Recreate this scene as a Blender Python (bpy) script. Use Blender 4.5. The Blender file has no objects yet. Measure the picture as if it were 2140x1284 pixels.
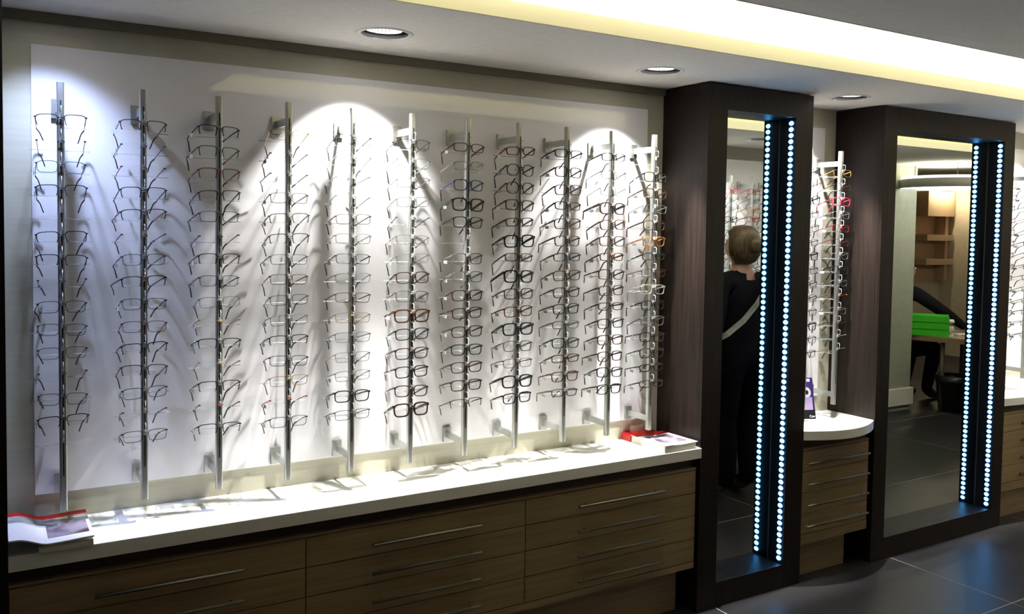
import bpy, bmesh, math, random
from mathutils import Vector, Matrix
random.seed(7)
SC = bpy.context.scene
COL = SC.collection

# ------------------------------------------------------------------ camera, world, exposure
cam_d = bpy.data.cameras.new('camera')
cam_d.sensor_width = 36.0
cam_d.lens = 36.0 * 1824.32 / 2140.0
cam_d.shift_y = -(642.0 - 560.56) / 2140.0      # the photograph is cropped off centre
cam_d.clip_start = 0.05
cam = bpy.data.objects.new('camera', cam_d)
COL.objects.link(cam)
YAW, PIT, ROLL = 0.543366, -0.045854, 0.014941
fw = Vector((math.sin(YAW) * math.cos(PIT), math.cos(YAW) * math.cos(PIT), math.sin(PIT)))
rg = Vector((math.cos(YAW), -math.sin(YAW), 0))
up = rg.cross(fw)
r2 = rg * math.cos(ROLL) + up * math.sin(ROLL)
u2 = -rg * math.sin(ROLL) + up * math.cos(ROLL)
M = Matrix((r2, u2, -fw)).transposed().to_4x4()
M.translation = Vector((-0.184, -2.906, 1.581))
cam.matrix_world = M
SC.camera = cam

w = bpy.data.worlds.new('world'); SC.world = w; w.use_nodes = True
w.node_tree.nodes['Background'].inputs[0].default_value = (0.02, 0.02, 0.022, 1)
w.node_tree.nodes['Background'].inputs[1].default_value = 1.0
SC.view_settings.view_transform = 'Standard'
SC.view_settings.look = 'None'
SC.view_settings.gamma = 1.0
SC.view_settings.use_curve_mapping = False
SC.view_settings.exposure = 1.5
cy = SC.cycles
cy.max_bounces = 10; cy.diffuse_bounces = 7; cy.glossy_bounces = 5
cy.transmission_bounces = 6; cy.transparent_max_bounces = 40
cy.sample_clamp_indirect = 8.0
cy.caustics_reflective = False; cy.caustics_refractive = False

# light levels
SPOT_W = 140.0            # ceiling spotlights over the displays
SPILL, CORE = 0.14, 1.0   # added beam shaping: spill up the wall, core onto the worktop
COVE_E = 4.0             # glowing sheet in the ceiling slot, in place of a hidden tube
LED_E = 6.5              # LED strips beside the mirrors
DRUM_E = 2.2             # round drum lamp over the desk area

# ------------------------------------------------------------------ main dimensions (metres)
ZC = 2.186               # soffit
CT = 0.691; CTH = 0.042   # worktop top, thickness
YC = -0.284              # long counter front
YT = -0.276              # mirror tower front
YM = -0.186              # mirror plane
SO = -0.1475             # display rods
XA, XB, XC, XD = 2.321, 2.942, 3.437, 4.532
SP = 0.215
ROW0, PITCH = 1.8477, 0.06511

# ------------------------------------------------------------------ materials
def lin(c):
    return tuple(((v / 255) / 12.92 if v / 255 <= 0.04045 else ((v / 255 + 0.055) / 1.055) ** 2.4) for v in c) + (1,)
def mat(name, rgb, rough=0.5, metal=0.0, spec=0.5, emit=None, es=0.0):
    m = bpy.data.materials.new(name); m.use_nodes = True
    b = m.node_tree.nodes['Principled BSDF']
    b.inputs['Base Color'].default_value = lin(rgb)
    b.inputs['Roughness'].default_value = rough
    b.inputs['Metallic'].default_value = metal
    b.inputs['Specular IOR Level'].default_value = spec
    if emit:
        b.inputs['Emission Color'].default_value = emit + (1,)
        b.inputs['Emission Strength'].default_value = es
    return m
def noise_mat(name, c1, c2, scale=(1, 1, 1), nscale=5, detail=6, rough=0.5, spec=0.5, bump=0.0, lo=0.35, hi=0.65, rvar=0.0, dist=0.0):
    m = mat(name, c1, rough, 0, spec); nt = m.node_tree; b = nt.nodes['Principled BSDF']
    tc = nt.nodes.new('ShaderNodeTexCoord'); mp = nt.nodes.new('ShaderNodeMapping')
    mp.inputs['Scale'].default_value = scale
    oi = nt.nodes.new('ShaderNodeObjectInfo'); ad = nt.nodes.new('ShaderNodeVectorMath'); ad.operation = 'ADD'
    ml = nt.nodes.new('ShaderNodeMath'); ml.operation = 'MULTIPLY'; ml.inputs[1].default_value = 37.0
    nt.links.new(oi.outputs['Random'], ml.inputs[0])
    nz = nt.nodes.new('ShaderNodeTexNoise'); nz.inputs['Scale'].default_value = nscale; nz.inputs['Detail'].default_value = detail
    nz.inputs['Distortion'].default_value = dist
    cr = nt.nodes.new('ShaderNodeValToRGB')
    cr.color_ramp.elements[0].position = lo; cr.color_ramp.elements[0].color = lin(c1)
    cr.color_ramp.elements[1].position = hi; cr.color_ramp.elements[1].color = lin(c2)
    nt.links.new(tc.outputs['Object'], ad.inputs[0]); nt.links.new(ml.outputs[0], ad.inputs[1])
    nt.links.new(ad.outputs[0], mp.inputs[0]); nt.links.new(mp.outputs[0], nz.inputs['Vector'])
    nt.links.new(nz.outputs['Fac'], cr.inputs[0]); nt.links.new(cr.outputs[0], b.inputs['Base Color'])
    if bump:
        bp = nt.nodes.new('ShaderNodeBump'); bp.inputs['Strength'].default_value = bump; bp.inputs['Distance'].default_value = 0.002
        nt.links.new(nz.outputs['Fac'], bp.inputs['Height']); nt.links.new(bp.outputs[0], b.inputs['Normal'])
    if rvar:
        mr = nt.nodes.new('ShaderNodeMapRange'); mr.inputs[3].default_value = rough - rvar; mr.inputs[4].default_value = rough + rvar
        nt.links.new(nz.outputs['Fac'], mr.inputs[0]); nt.links.new(mr.outputs[0], b.inputs['Roughness'])
    return m
def glassy(name, tint=(255, 255, 255), body=0.0, body_rgb=(230, 235, 235), rough=0.02, ior=1.5):
    m = bpy.data.materials.new(name); m.use_nodes = True; nt = m.node_tree
    nt.nodes.remove(nt.nodes['Principled BSDF']); out = nt.nodes['Material Output']
    tr = nt.nodes.new('ShaderNodeBsdfTransparent'); tr.inputs[0].default_value = lin(tint)
    gl = nt.nodes.new('ShaderNodeBsdfGlossy'); gl.inputs['Roughness'].default_value = rough
    lw = nt.nodes.new('ShaderNodeLayerWeight'); lw.inputs['Blend'].default_value = 0.5
    pw = nt.nodes.new('ShaderNodeMath'); pw.operation = 'POWER'; pw.inputs[1].default_value = 5.0
    fr = nt.nodes.new('ShaderNodeMath'); fr.operation = 'MULTIPLY_ADD'
    r0 = ((ior - 1) / (ior + 1)) ** 2; fr.inputs[1].default_value = 1 - r0; fr.inputs[2].default_value = r0
    nt.links.new(lw.outputs['Facing'], pw.inputs[0]); nt.links.new(pw.outputs[0], fr.inputs[0])
    mx = nt.nodes.new('ShaderNodeMixShader')
    nt.links.new(fr.outputs[0], mx.inputs[0]); nt.links.new(gl.outputs[0], mx.inputs[2])
    if body > 0:
        df = nt.nodes.new('ShaderNodeBsdfDiffuse'); df.inputs[0].default_value = lin(body_rgb)
        m2 = nt.nodes.new('ShaderNodeMixShader'); m2.inputs[0].default_value = body
        nt.links.new(tr.outputs[0], m2.inputs[1]); nt.links.new(df.outputs[0], m2.inputs[2]); nt.links.new(m2.outputs[0], mx.inputs[1])
    else:
        nt.links.new(tr.outputs[0], mx.inputs[1])
    nt.links.new(mx.outputs[0], out.inputs[0])
    return m

MT = {}
MT['paint'] = noise_mat('ceiling_paint', (226, 223, 216), (232, 229, 222), nscale=40, rough=0.8, spec=0.2)
MT['fascia'] = mat('cove_fascia_paint', (204, 201, 176), 0.7)
MT['covepaint'] = mat('cove_cream_paint', (226, 220, 176), 0.7)
MT['panel'] = mat('white_glass_panel', (238, 238, 244), 0.03, spec=0.75)
MT['wallframe'] = noise_mat('pale_laminate', (180, 178, 160), (186, 184, 166), scale=(1, 30, 30), nscale=3, rough=0.45)
MT['walnut'] = noise_mat('dark_walnut', (21, 16, 14), (38, 29, 25), scale=(38, 38, 1.2), nscale=3, detail=8, rough=0.48, lo=0.3, hi=0.7, bump=0.05, spec=0.22)
MT['oak'] = noise_mat('pale_oak', (130, 110, 77), (154, 133, 98), scale=(1.2, 30, 34), nscale=3, detail=8, rough=0.5, lo=0.3, hi=0.7, bump=0.05)
MT['top'] = noise_mat('white_worktop', (232, 232, 226), (238, 238, 233), scale=(1, 20, 20), nscale=6, rough=0.4)
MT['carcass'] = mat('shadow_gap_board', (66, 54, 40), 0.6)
MT['tile'] = noise_mat('slate_tile', (27, 27, 29), (45, 43, 45), scale=(1, 1.6, 1), nscale=2.2, detail=9, rough=0.42, spec=0.35, lo=0.3, hi=0.72, bump=0.08, rvar=0.06, dist=0.6)
MT['grout'] = mat('grout', (150, 144, 134), 0.8)
MT['alu'] = mat('brushed_aluminium', (188, 191, 188), 0.34, 0.85)
MT['slot'] = mat('slot_black', (20, 20, 22), 0.6)
MT['steel'] = mat('satin_steel', (104, 99, 84), 0.6, 0.7)
MT['mirror'] = mat('mirror_silver', (190, 194, 190), 0.0, 1.0)
MT['mirror_edge'] = mat('mirror_edge', (60, 80, 84), 0.2)
MT['led'] = mat('led_blue_white', (220, 235, 255), 0.4, emit=(0.09, 0.42, 1.0), es=LED_E)
MT['ledtape'] = mat('led_tape', (40, 60, 90), 0.5)
MT['lens'] = glassy('clear_lens', (253, 254, 254), ior=1.25)
MT['acrylic'] = glassy('clear_acrylic', (246, 248, 249), 0.27, (240, 243, 243), 0.08, 1.3)
MT['ring'] = mat('spot_trim_white', (214, 212, 206), 0.4)
MT['dark'] = mat('housing_black', (14, 12, 16), 0.6)
MT['reflector'] = mat('reflector_chrome', (225, 225, 225), 0.2, 1.0)
MT['ribglow'] = mat('reflector_self_glow', (255, 255, 255), 0.3, emit=(1.0, 0.98, 0.95), es=6.0)  # self-glow put into the ribs in place of reflected lamp light
MT['lampface'] = mat('spot_lamp_face', (255, 255, 255), 0.3, emit=(1.0, 0.97, 0.92), es=10.0)
MT['cove'] = mat('cove_glow_sheet', (255, 250, 235), 0.5, emit=(1.0, 0.95, 0.82), es=COVE_E)
MT['paper'] = mat('white_paper', (232, 230, 232), 0.5)
MT['pages'] = noise_mat('page_edges', (196, 196, 184), (222, 222, 212), scale=(1, 1, 260), nscale=2, rough=0.8)
MT['redpaper'] = mat('red_cover', (196, 28, 34), 0.35)
MT['greypaper'] = noise_mat('grey_print', (150, 152, 146), (196, 198, 192), nscale=30, rough=0.4)
MT['photo'] = noise_mat('purple_photo_print', (64, 46, 58), (150, 140, 160), nscale=16, detail=5, rough=0.35, lo=0.32, hi=0.55)
MT['leaf_dark'] = noise_mat('dark_blue_print', (26, 22, 62), (52, 40, 98), nscale=8, rough=0.3)
MT['leaf_lilac'] = noise_mat('lilac_print', (112, 96, 140), (140, 126, 160), nscale=10, rough=0.3)
MT['black_print'] = mat('black_print', (16, 15, 20), 0.35)
MT['white_print'] = mat('white_print', (236, 238, 240), 0.5)
MT['grey_ring'] = mat('grey_print_ring', (150, 152, 160), 0.4)
MT['tag_w'] = mat('tag_white', (236, 236, 232), 0.5)
MT['tag_g'] = mat('tag_grey', (150, 152, 152), 0.5)
MT['tag_e'] = mat('tag_green', (168, 198, 176), 0.5)
MT['tip'] = mat('temple_tip_black', (22, 20, 24), 0.35)
FC = dict(
    k=('black', mat('frame_black', (20, 19, 24), 0.3), mat('metal_black', (30, 30, 36), 0.35, 0.5)),
    n=('dark brown', mat('frame_dark_brown', (48, 30, 26), 0.3), mat('metal_brown', (70, 50, 44), 0.35, 0.6)),
    b=('brown', mat('frame_brown', (82, 50, 32), 0.3), mat('metal_tan', (128, 88, 58), 0.35, 0.6)),
    r=('dark red', mat('frame_red', (136, 26, 32), 0.3), mat('metal_red', (130, 34, 40), 0.35, 0.5)),
    s=('silver', mat('frame_silver', (150, 150, 154), 0.3), mat('metal_silver', (150, 148, 148), 0.3, 0.8)),
    g=('gold', mat('frame_gold', (176, 140, 84), 0.3), mat('metal_gold', (182, 146, 86), 0.3, 0.8)),
    u=('grey metal', mat('frame_gunmetal', (74, 76, 86), 0.3), mat('metal_gunmetal', (74, 76, 88), 0.33, 0.7)),
    l=('blue', mat('frame_blue', (50, 54, 100), 0.3), mat('metal_blue', (60, 70, 130), 0.33, 0.5)),
    c=('clear', glassy('frame_clear', (232, 226, 222), 0.3, (220, 214, 210), 0.05), mat('metal_clear', (200, 196, 192), 0.3, 0.6)),
    y=('grey', mat('frame_grey', (84, 82, 84), 0.3), mat('metal_grey', (110, 110, 112), 0.33, 0.7)),
    a=('amber', mat('frame_amber', (146, 92, 44), 0.25), mat('metal_amber', (190, 130, 60), 0.3, 0.6)),
    t=('tortoiseshell', noise_mat('frame_tortoise', (34, 19, 14), (84, 47, 24), nscale=70, rough=0.25, lo=0.42, hi=0.58), mat('metal_copper', (150, 92, 56), 0.3, 0.7)),
    e=('green', mat('frame_green', (52, 82, 70), 0.3), mat('metal_green', (60, 92, 80), 0.33, 0.5)),
    p=('pink', mat('frame_pink', (168, 42, 62), 0.3), mat('metal_pink', (190, 80, 100), 0.33, 0.5)),
)

# ------------------------------------------------------------------ mesh helpers
class MB:
    def __init__(self): self.v = []; self.f = []; self.sm = []
    def add(self, vs, fs, smooth=False):
        o = len(self.v); self.v += [tuple(p) for p in vs]
        self.f += [tuple(i + o for i in q) for q in fs]; self.sm += [smooth] * len(fs); return self
    def box(self, x0, x1, y0, y1, z0, z1):
        return self.add([(x0, y0, z0), (x1, y0, z0), (x1, y1, z0), (x0, y1, z0), (x0, y0, z1), (x1, y0, z1), (x1, y1, z1), (x0, y1, z1)],
                        [(0, 3, 2, 1), (4, 5, 6, 7), (0, 1, 5, 4), (1, 2, 6, 5), (2, 3, 7, 6), (3, 0, 4, 7)])
    def tube(self, pts, r, n=8, caps=True, squash=None, smooth=True):
        pts = [Vector(p) for p in pts]; rs = r if isinstance(r, (list, tuple)) else [r] * len(pts)
        vs = []; ref = Vector((0, 0, 1))
        if abs((pts[1] - pts[0]).normalized().dot(ref)) > 0.9: ref = Vector((1, 0, 0))
        for i, p in enumerate(pts):
            t = (pts[min(i + 1, len(pts) - 1)] - pts[max(i - 1, 0)]).normalized()
            a = ref.cross(t)
            if a.length < 1e-5: a = Vector((0, 1, 0)).cross(t)
            a.normalize(); b = t.cross(a)
            for k in range(n):
                an = 2 * math.pi * k / n
                vs.append(p + (a * math.cos(an) + b * math.sin(an)) * rs[i])
        fs = []
        for i in range(len(pts) - 1):
            for k in range(n):
                fs.append((i * n + k, i * n + (k + 1) % n, (i + 1) * n + (k + 1) % n, (i + 1) * n + k))
        self.add(vs, fs, smooth)
        if caps:
            o = len(self.v) - len(vs)
            self.f += [tuple(o + k for k in reversed(range(n))), tuple(o + (len(pts) - 1) * n + k for k in range(n))]; self.sm += [False, False]
        return self
    def lathe(self, prof, n=32, cx=0, cy=0, smooth=True):
        vs = []; m = len(prof)
        for k in range(n):
            a = 2 * math.pi * k / n
            for r, z in prof: vs.append((cx + r * math.cos(a), cy + r * math.sin(a), z))
        fs = [(k * m + j, ((k + 1) % n) * m + j, ((k + 1) % n) * m + j + 1, k * m + j + 1) for k in range(n) for j in range(m - 1)]
        return self.add(vs, fs, smooth)
    def prism(self, poly, z0, z1):
        n = len(poly)
        vs = [(x, y, z0) for x, y in poly] + [(x, y, z1) for x, y in poly]
        fs = [tuple(reversed(range(n))), tuple(range(n, 2 * n))] + [(i, (i + 1) % n, n + (i + 1) % n, n + i) for i in range(n)]
        return self.add(vs, fs)
    def mesh(self, name):
        m = bpy.data.meshes.new(name); m.from_pydata(self.v, [], self.f); m.update()
        m.polygons.foreach_set('use_smooth', self.sm)
        return m
    def build(self, name, material, parent=None, loc=(0, 0, 0), bevel=0.0):
        m = self.mesh(name)
        bm = bmesh.new(); bm.from_mesh(m)
        if bevel:
            bmesh.ops.bevel(bm, geom=[e for e in bm.edges if len(e.link_faces) == 2 and e.calc_face_angle(0) > 0.6], offset=bevel, segments=2, affect='EDGES', profile=0.7)
        bmesh.ops.recalc_face_normals(bm, faces=bm.faces); bm.to_mesh(m); bm.free()
        return link(name, m, material, parent, loc)
def link(name, mesh, material, parent=None, loc=(0, 0, 0)):
    o = bpy.data.objects.new(name, mesh); COL.objects.link(o); o.location = loc
    if material is not None:
        if not mesh.materials: mesh.materials.append(None)
        o.material_slots[0].link = 'OBJECT'; o.material_slots[0].material = material
    if parent: o.parent = parent
    return o
def tag(o, label=None, cat=None, group=None, kind=None):
    if label: o['label'] = label
    if cat: o['category'] = cat
    if group: o['group'] = group
    if kind: o['kind'] = kind
    return o
def thing(name, label, cat, loc=(0, 0, 0), rz=0.0, group=None):
    o = bpy.data.objects.new(name, None); COL.objects.link(o); o.empty_display_size = 0.05
    o.location = loc; o.rotation_euler = (0, 0, rz)
    return tag(o, label, cat, group)
def struct(name, mb, material, parent=None, bevel=0.0):
    o = mb.build(name, material, parent, bevel=bevel); o['kind'] = 'structure'; return o
ORD = ['first', 'second', 'third', 'fourth', 'fifth', 'sixth', 'seventh', 'eighth', 'ninth', 'tenth', 'eleventh', 'twelfth', 'thirteenth', 'fourteenth', 'fifteenth', 'sixteenth']

# ------------------------------------------------------------------ room shell
floor = struct('floor', MB().box(-2.6, 10.6, -4.4, 0.12, -0.05, -0.0008), MT['grout'])
TS = 1.16
tile_cache = {}
xs = [-2.6] + [3.585 + TS * k for k in range(-5, 6)] + [10.6]
ysl = [-4.4, -0.872 - 3 * TS, -0.872 - 2 * TS, -0.872 - TS, -0.872, 0.12]
for i in range(len(xs) - 1):
    for j in range(len(ysl) - 1):
        sx, sy = xs[i + 1] - xs[i] - 0.006, ysl[j + 1] - ysl[j] - 0.006
        key = (round(sx, 3), round(sy, 3))
        if key not in tile_cache:
            tile_cache[key] = MB().box(-sx / 2, sx / 2, -sy / 2, sy / 2, -0.004, 0.0).mesh('tile')
        link('tile', tile_cache[key], MT['tile'], floor, ((xs[i] + xs[i + 1]) / 2, (ysl[j] + ysl[j + 1]) / 2, 0))
struct('wall_display', MB().box(-2.6, 10.6, 0.0, 0.12, -0.05, 2.62), MT['wallframe'])
MT['beige'] = noise_mat('beige_wall', (196, 182, 160), (204, 190, 168), nscale=20, rough=0.8)
struct('wall_left', MB().box(-2.7, -2.6, -4.5, 0.12, -0.05, 2.62), MT['beige'])
struct('wall_right', MB().box(10.6, 10.7, -4.5, 0.12, -0.05, 2.62), MT['beige'])
struct('wall_rear', MB().box(-2.7, 10.7, -4.5, -4.4, -0.05, 2.62), MT['beige'])
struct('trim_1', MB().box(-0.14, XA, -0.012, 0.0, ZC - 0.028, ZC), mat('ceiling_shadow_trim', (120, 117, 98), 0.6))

# ceiling: soffit along the wall, slot with a glowing sheet for the hidden tube, main ceiling
SLOT0, SLOT1 = -0.705, -1.225
SX0, SX1 = 0.68, 10.0
SPOTS = [(-0.03, -0.315), (0.90, -0.315), (2.02, -0.325), (3.134, -0.31), (5.02, -0.315)]
OPP_SPOTS = [(4.15, -1.55)]
def holes(ob, pts, z0, z1):
    for (x, y) in pts:
        c = MB(); c.add([(x + .076 * math.cos(2 * math.pi * k / 40), y + .076 * math.sin(2 * math.pi * k / 40), z) for z in (z0, z1) for k in range(40)],
                        [tuple(reversed(range(40))), tuple(range(40, 80))] + [(k, (k + 1) % 40, 40 + (k + 1) % 40, 40 + k) for k in range(40)])
        co = c.build('cutter', None)
        md = ob.modifiers.new('b', 'BOOLEAN'); md.object = co; md.solver = 'EXACT'; md.operation = 'DIFFERENCE'
        dg = bpy.context.evaluated_depsgraph_get(); dg.update()
        nm = bpy.data.meshes.new_from_object(ob.evaluated_get(dg))
        ob.modifiers.clear(); old = ob.data; ob.data = nm; ob.material_slots[0].link = 'OBJECT'
        bpy.data.objects.remove(co)
sof = struct('ceiling_soffit', MB().box(-2.6, 10.6, SLOT0, 0.0, ZC, ZC + 0.02), MT['paint'])
holes(sof, SPOTS, ZC - 0.05, ZC + 0.1); sof.material_slots[0].material = MT['paint']
main = struct('ceiling', MB().box(-2.6, 10.6, -4.4, SLOT1, ZC, ZC + 0.045), MT['paint'])
holes(main, OPP_SPOTS, ZC - 0.05, ZC + 0.1); main.material_slots[0].material = MT['paint']
struct('ceiling_end', MB().box(-2.6, SX0, SLOT1, SLOT0, ZC, ZC + 0.045).box(SX1, 10.6, SLOT1, SLOT0, ZC, ZC + 0.045), MT['paint'])
struct('trim_2', MB().box(SX0, SX1, SLOT0 - 0.012, SLOT0, ZC - 0.001, ZC + 0.052), MT['fascia'])
struct('trim_3', MB().box(SX0, SX1, SLOT1, SLOT1 + 0.004, ZC - 0.001, ZC + 0.046), MT['fascia'])
struct('ceiling_upper', MB().box(-2.6, 10.6, -4.4, 0.0, 2.48, 2.56), MT['paint'])
CZ = 2.365
struct('ceiling_cove', MB().box(SX0 - .02, SX1 + .02, SLOT1 - .06, SLOT0 + .16, CZ, CZ + .02).box(SX0 - .02, SX1 + .02, SLOT0 + .14, SLOT0 + .16, ZC + .02, CZ)
       .box(SX0 - .02, SX1 + .02, SLOT1 - .06, SLOT1 - .04, ZC + .04, CZ)
       .box(SX0 - .02, SX0, SLOT1 - .06, SLOT0 + .16, ZC + .02, CZ).box(SX1, SX1 + .02, SLOT1 - .06, SLOT0 + .16, ZC + .02, CZ), MT['covepaint'])
cl = thing('cove_light', 'long tilted glowing sheet standing in for a tube inside the cream ceiling slot', 'ceiling light', (0, 0, ZC + 0.02))
ya, yb, za, zb_ = SLOT0 + 0.11, SLOT0 - 0.10, 0.022, CZ - ZC - 0.024
MB().add([(x, y, z + dz) for dz in (0, 0.008) for x, y, z in ((SX0 + .01, ya, za), (SX1 - .01, ya, za), (SX1 - .01, yb, zb_), (SX0 + .01, yb, zb_))],
         [(0, 1, 2, 3), (7, 6, 5, 4), (0, 4, 5, 1), (1, 5, 6, 2), (2, 6, 7, 3), (3, 7, 4, 0)]).build('diffuser', MT['cove'], cl)  # glowing sheet added where a hidden tube would light the cove
MB().box(SX0 + .01, SX1 - .01, ya - 0.01, ya + 0.02, 0.0, 0.022).build('holder_rail', MT['ring'], cl)

# ------------------------------------------------------------------ recessed spotlights
def spot_fixture(x, y, label, aim, power, color, size=77, blend=0.38, hot=(0, 0.09, -1), core=None, spill=None):
    t = thing('recessed_spotlight', label, 'spotlight', (x, y, ZC), 0, 'spotlights recessed in the ceiling')
    MB().lathe([(0.0745, -0.001), (0.077, -0.003), (0.090, -0.002), (0.092, 0.0), (0.092, 0.001)], 40).build('trim_ring', MT['ring'], t)
    MB().lathe([(0.0750, -0.0016), (0.0745, 0.0), (0.0745, 0.15), (0.0, 0.15)], 40).build('housing', MT['dark'], t)
    d = Vector(aim).normalized()
    q = d.to_track_quat('-Z', 'Y')
    h = MB().lathe([(0.056, -0.002), (0.060, 0.0), (0.060, 0.06), (0.04, 0.08), (0.0, 0.08)], 32).build('lamp_head', MT['ring'], t, (0, 0.006 if aim[1] > 0 else -0.006, 0.012))
    h.rotation_euler = Vector((-0.10 * 0, 0.06 if aim[1] > 0 else -0.06, -1)).to_track_quat('-Z', 'Y').to_euler()
    rf = MB()
    for k in range(28):
        a0, a1 = 2 * math.pi * k / 28, 2 * math.pi * (k + 0.62) / 28
        ring = [(0.0545, 0.0), (0.051, 0.024), (0.036, 0.042)]
        for (ra, za), (rb, zb) in zip(ring[:-1], ring[1:]):
            rf.add([(ra * math.cos(a0), ra * math.sin(a0), za), (ra * math.cos(a1), ra * math.sin(a1), za), (rb * math.cos(a1), rb * math.sin(a1), zb), (rb * math.cos(a0), rb * math.sin(a0), zb)], [(0, 1, 2, 3)])
    rf.build('reflector_ribs', MT['ribglow'], h)
    MB().lathe([(0.0557, -0.001), (0.052, 0.025), (0.037, 0.044), (0.036, 0.052)], 32).build('reflector', MT['reflector'], h)
    MB().lathe([(0.036, 0.044), (0.0, 0.044)], 24).build('lamp_face', MT['lampface'], h)
    L = bpy.data.lights.new('spot_lamp', 'SPOT'); L.energy = power; L.color = color
    L.spot_size = math.radians(size); L.spot_blend = blend; L.shadow_soft_size = 0.016
    # beam shaping added: strong core towards the worktop, weaker spill up the wall
    L.use_nodes = True; nt = L.node_tree; em = nt.nodes['Emission']
    vl = q.inverted() @ Vector((0, hot[2], -hot[1])).normalized(); ul = q.inverted() @ Vector((1, 0, 0))
    tc = nt.nodes.new('ShaderNodeTexCoord'); sq = []
    for vec, k in ((ul, 0.66), (vl, 2.2)):
        dt = nt.nodes.new('ShaderNodeVectorMath'); dt.operation = 'DOT_PRODUCT'; dt.inputs[1].default_value = vec * k
        nt.links.new(tc.outputs['Normal'], dt.inputs[0])
        m_ = nt.nodes.new('ShaderNodeMath'); m_.operation = 'MULTIPLY'
        nt.links.new(dt.outputs['Value'], m_.inputs[0]); nt.links.new(dt.outputs['Value'], m_.inputs[1]); sq.append(m_)
    ad = nt.nodes.new('ShaderNodeMath'); ad.operation = 'ADD'
    nt.links.new(sq[0].outputs[0], ad.inputs[0]); nt.links.new(sq[1].outputs[0], ad.inputs[1])
    mr = nt.nodes.new('ShaderNodeMapRange'); mr.interpolation_type = 'SMOOTHSTEP'
    mr.inputs[1].default_value = 0.02; mr.inputs[2].default_value = 0.20; mr.inputs[3].default_value = CORE if core is None else core; mr.inputs[4].default_value = SPILL if spill is None else spill
    nt.links.new(ad.outputs[0], mr.inputs[0]); nt.links.new(mr.outputs[0], em.inputs['Strength'])
    lo = bpy.data.objects.new('spot_lamp', L); COL.objects.link(lo); lo.parent = t
    lo.location = Vector((0, 0.050 if aim[1] > 0 else -0.050, 0.004)); lo.rotation_euler = q.to_euler()
    return t
AIM = (0, 0.30, -1)
WARM, COOL = (1.0, 0.965, 0.90), (0.5, 0.62, 1.0)
spot_fixture(*SPOTS[0], 'recessed round ceiling spotlight above the first metal rod and the red-edged magazine', AIM, SPOT_W * 0.7, COOL, size=88, blend=1.0, core=0.30, spill=0.14)
spot_fixture(*SPOTS[1], 'recessed round ceiling spotlight above the middle of the long counter', AIM, SPOT_W, WARM)
spot_fixture(*SPOTS[2], 'recessed round ceiling spotlight above the long counter beside the narrow mirror tower', AIM, SPOT_W, WARM)
spot_fixture(*SPOTS[3], 'recessed round ceiling spotlight between the two mirror towers', AIM, SPOT_W, WARM)
spot_fixture(*SPOTS[4], 'recessed round ceiling spotlight beyond the wide mirror tower', AIM, SPOT_W, WARM)
spot_fixture(*OPP_SPOTS[0], 'recessed round ceiling spotlight in front of the opposite display wall', (0, -0.5, -1), SPOT_W, WARM, hot=(0, -0.2, -1))

# ------------------------------------------------------------------ white panels on the wall
def panel(x0, x1, label):
    o = MB().box(0, x1 - x0, -0.006, 0.0, 0, 2.092 - 0.771).build('wall_panel', MT['panel'], None, (x0, 0, 0.771), bevel=0.001)
    return tag(o, label, 'wall panel')
panel(-0.066, 2.231, 'large glossy white panel behind the eleven rods over the long counter')
panel(3.02, 3.352, 'narrow glossy white panel between the two mirror towers')
panel(4.62, 5.6, 'glossy white panel beyond the wide mirror tower')

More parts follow.
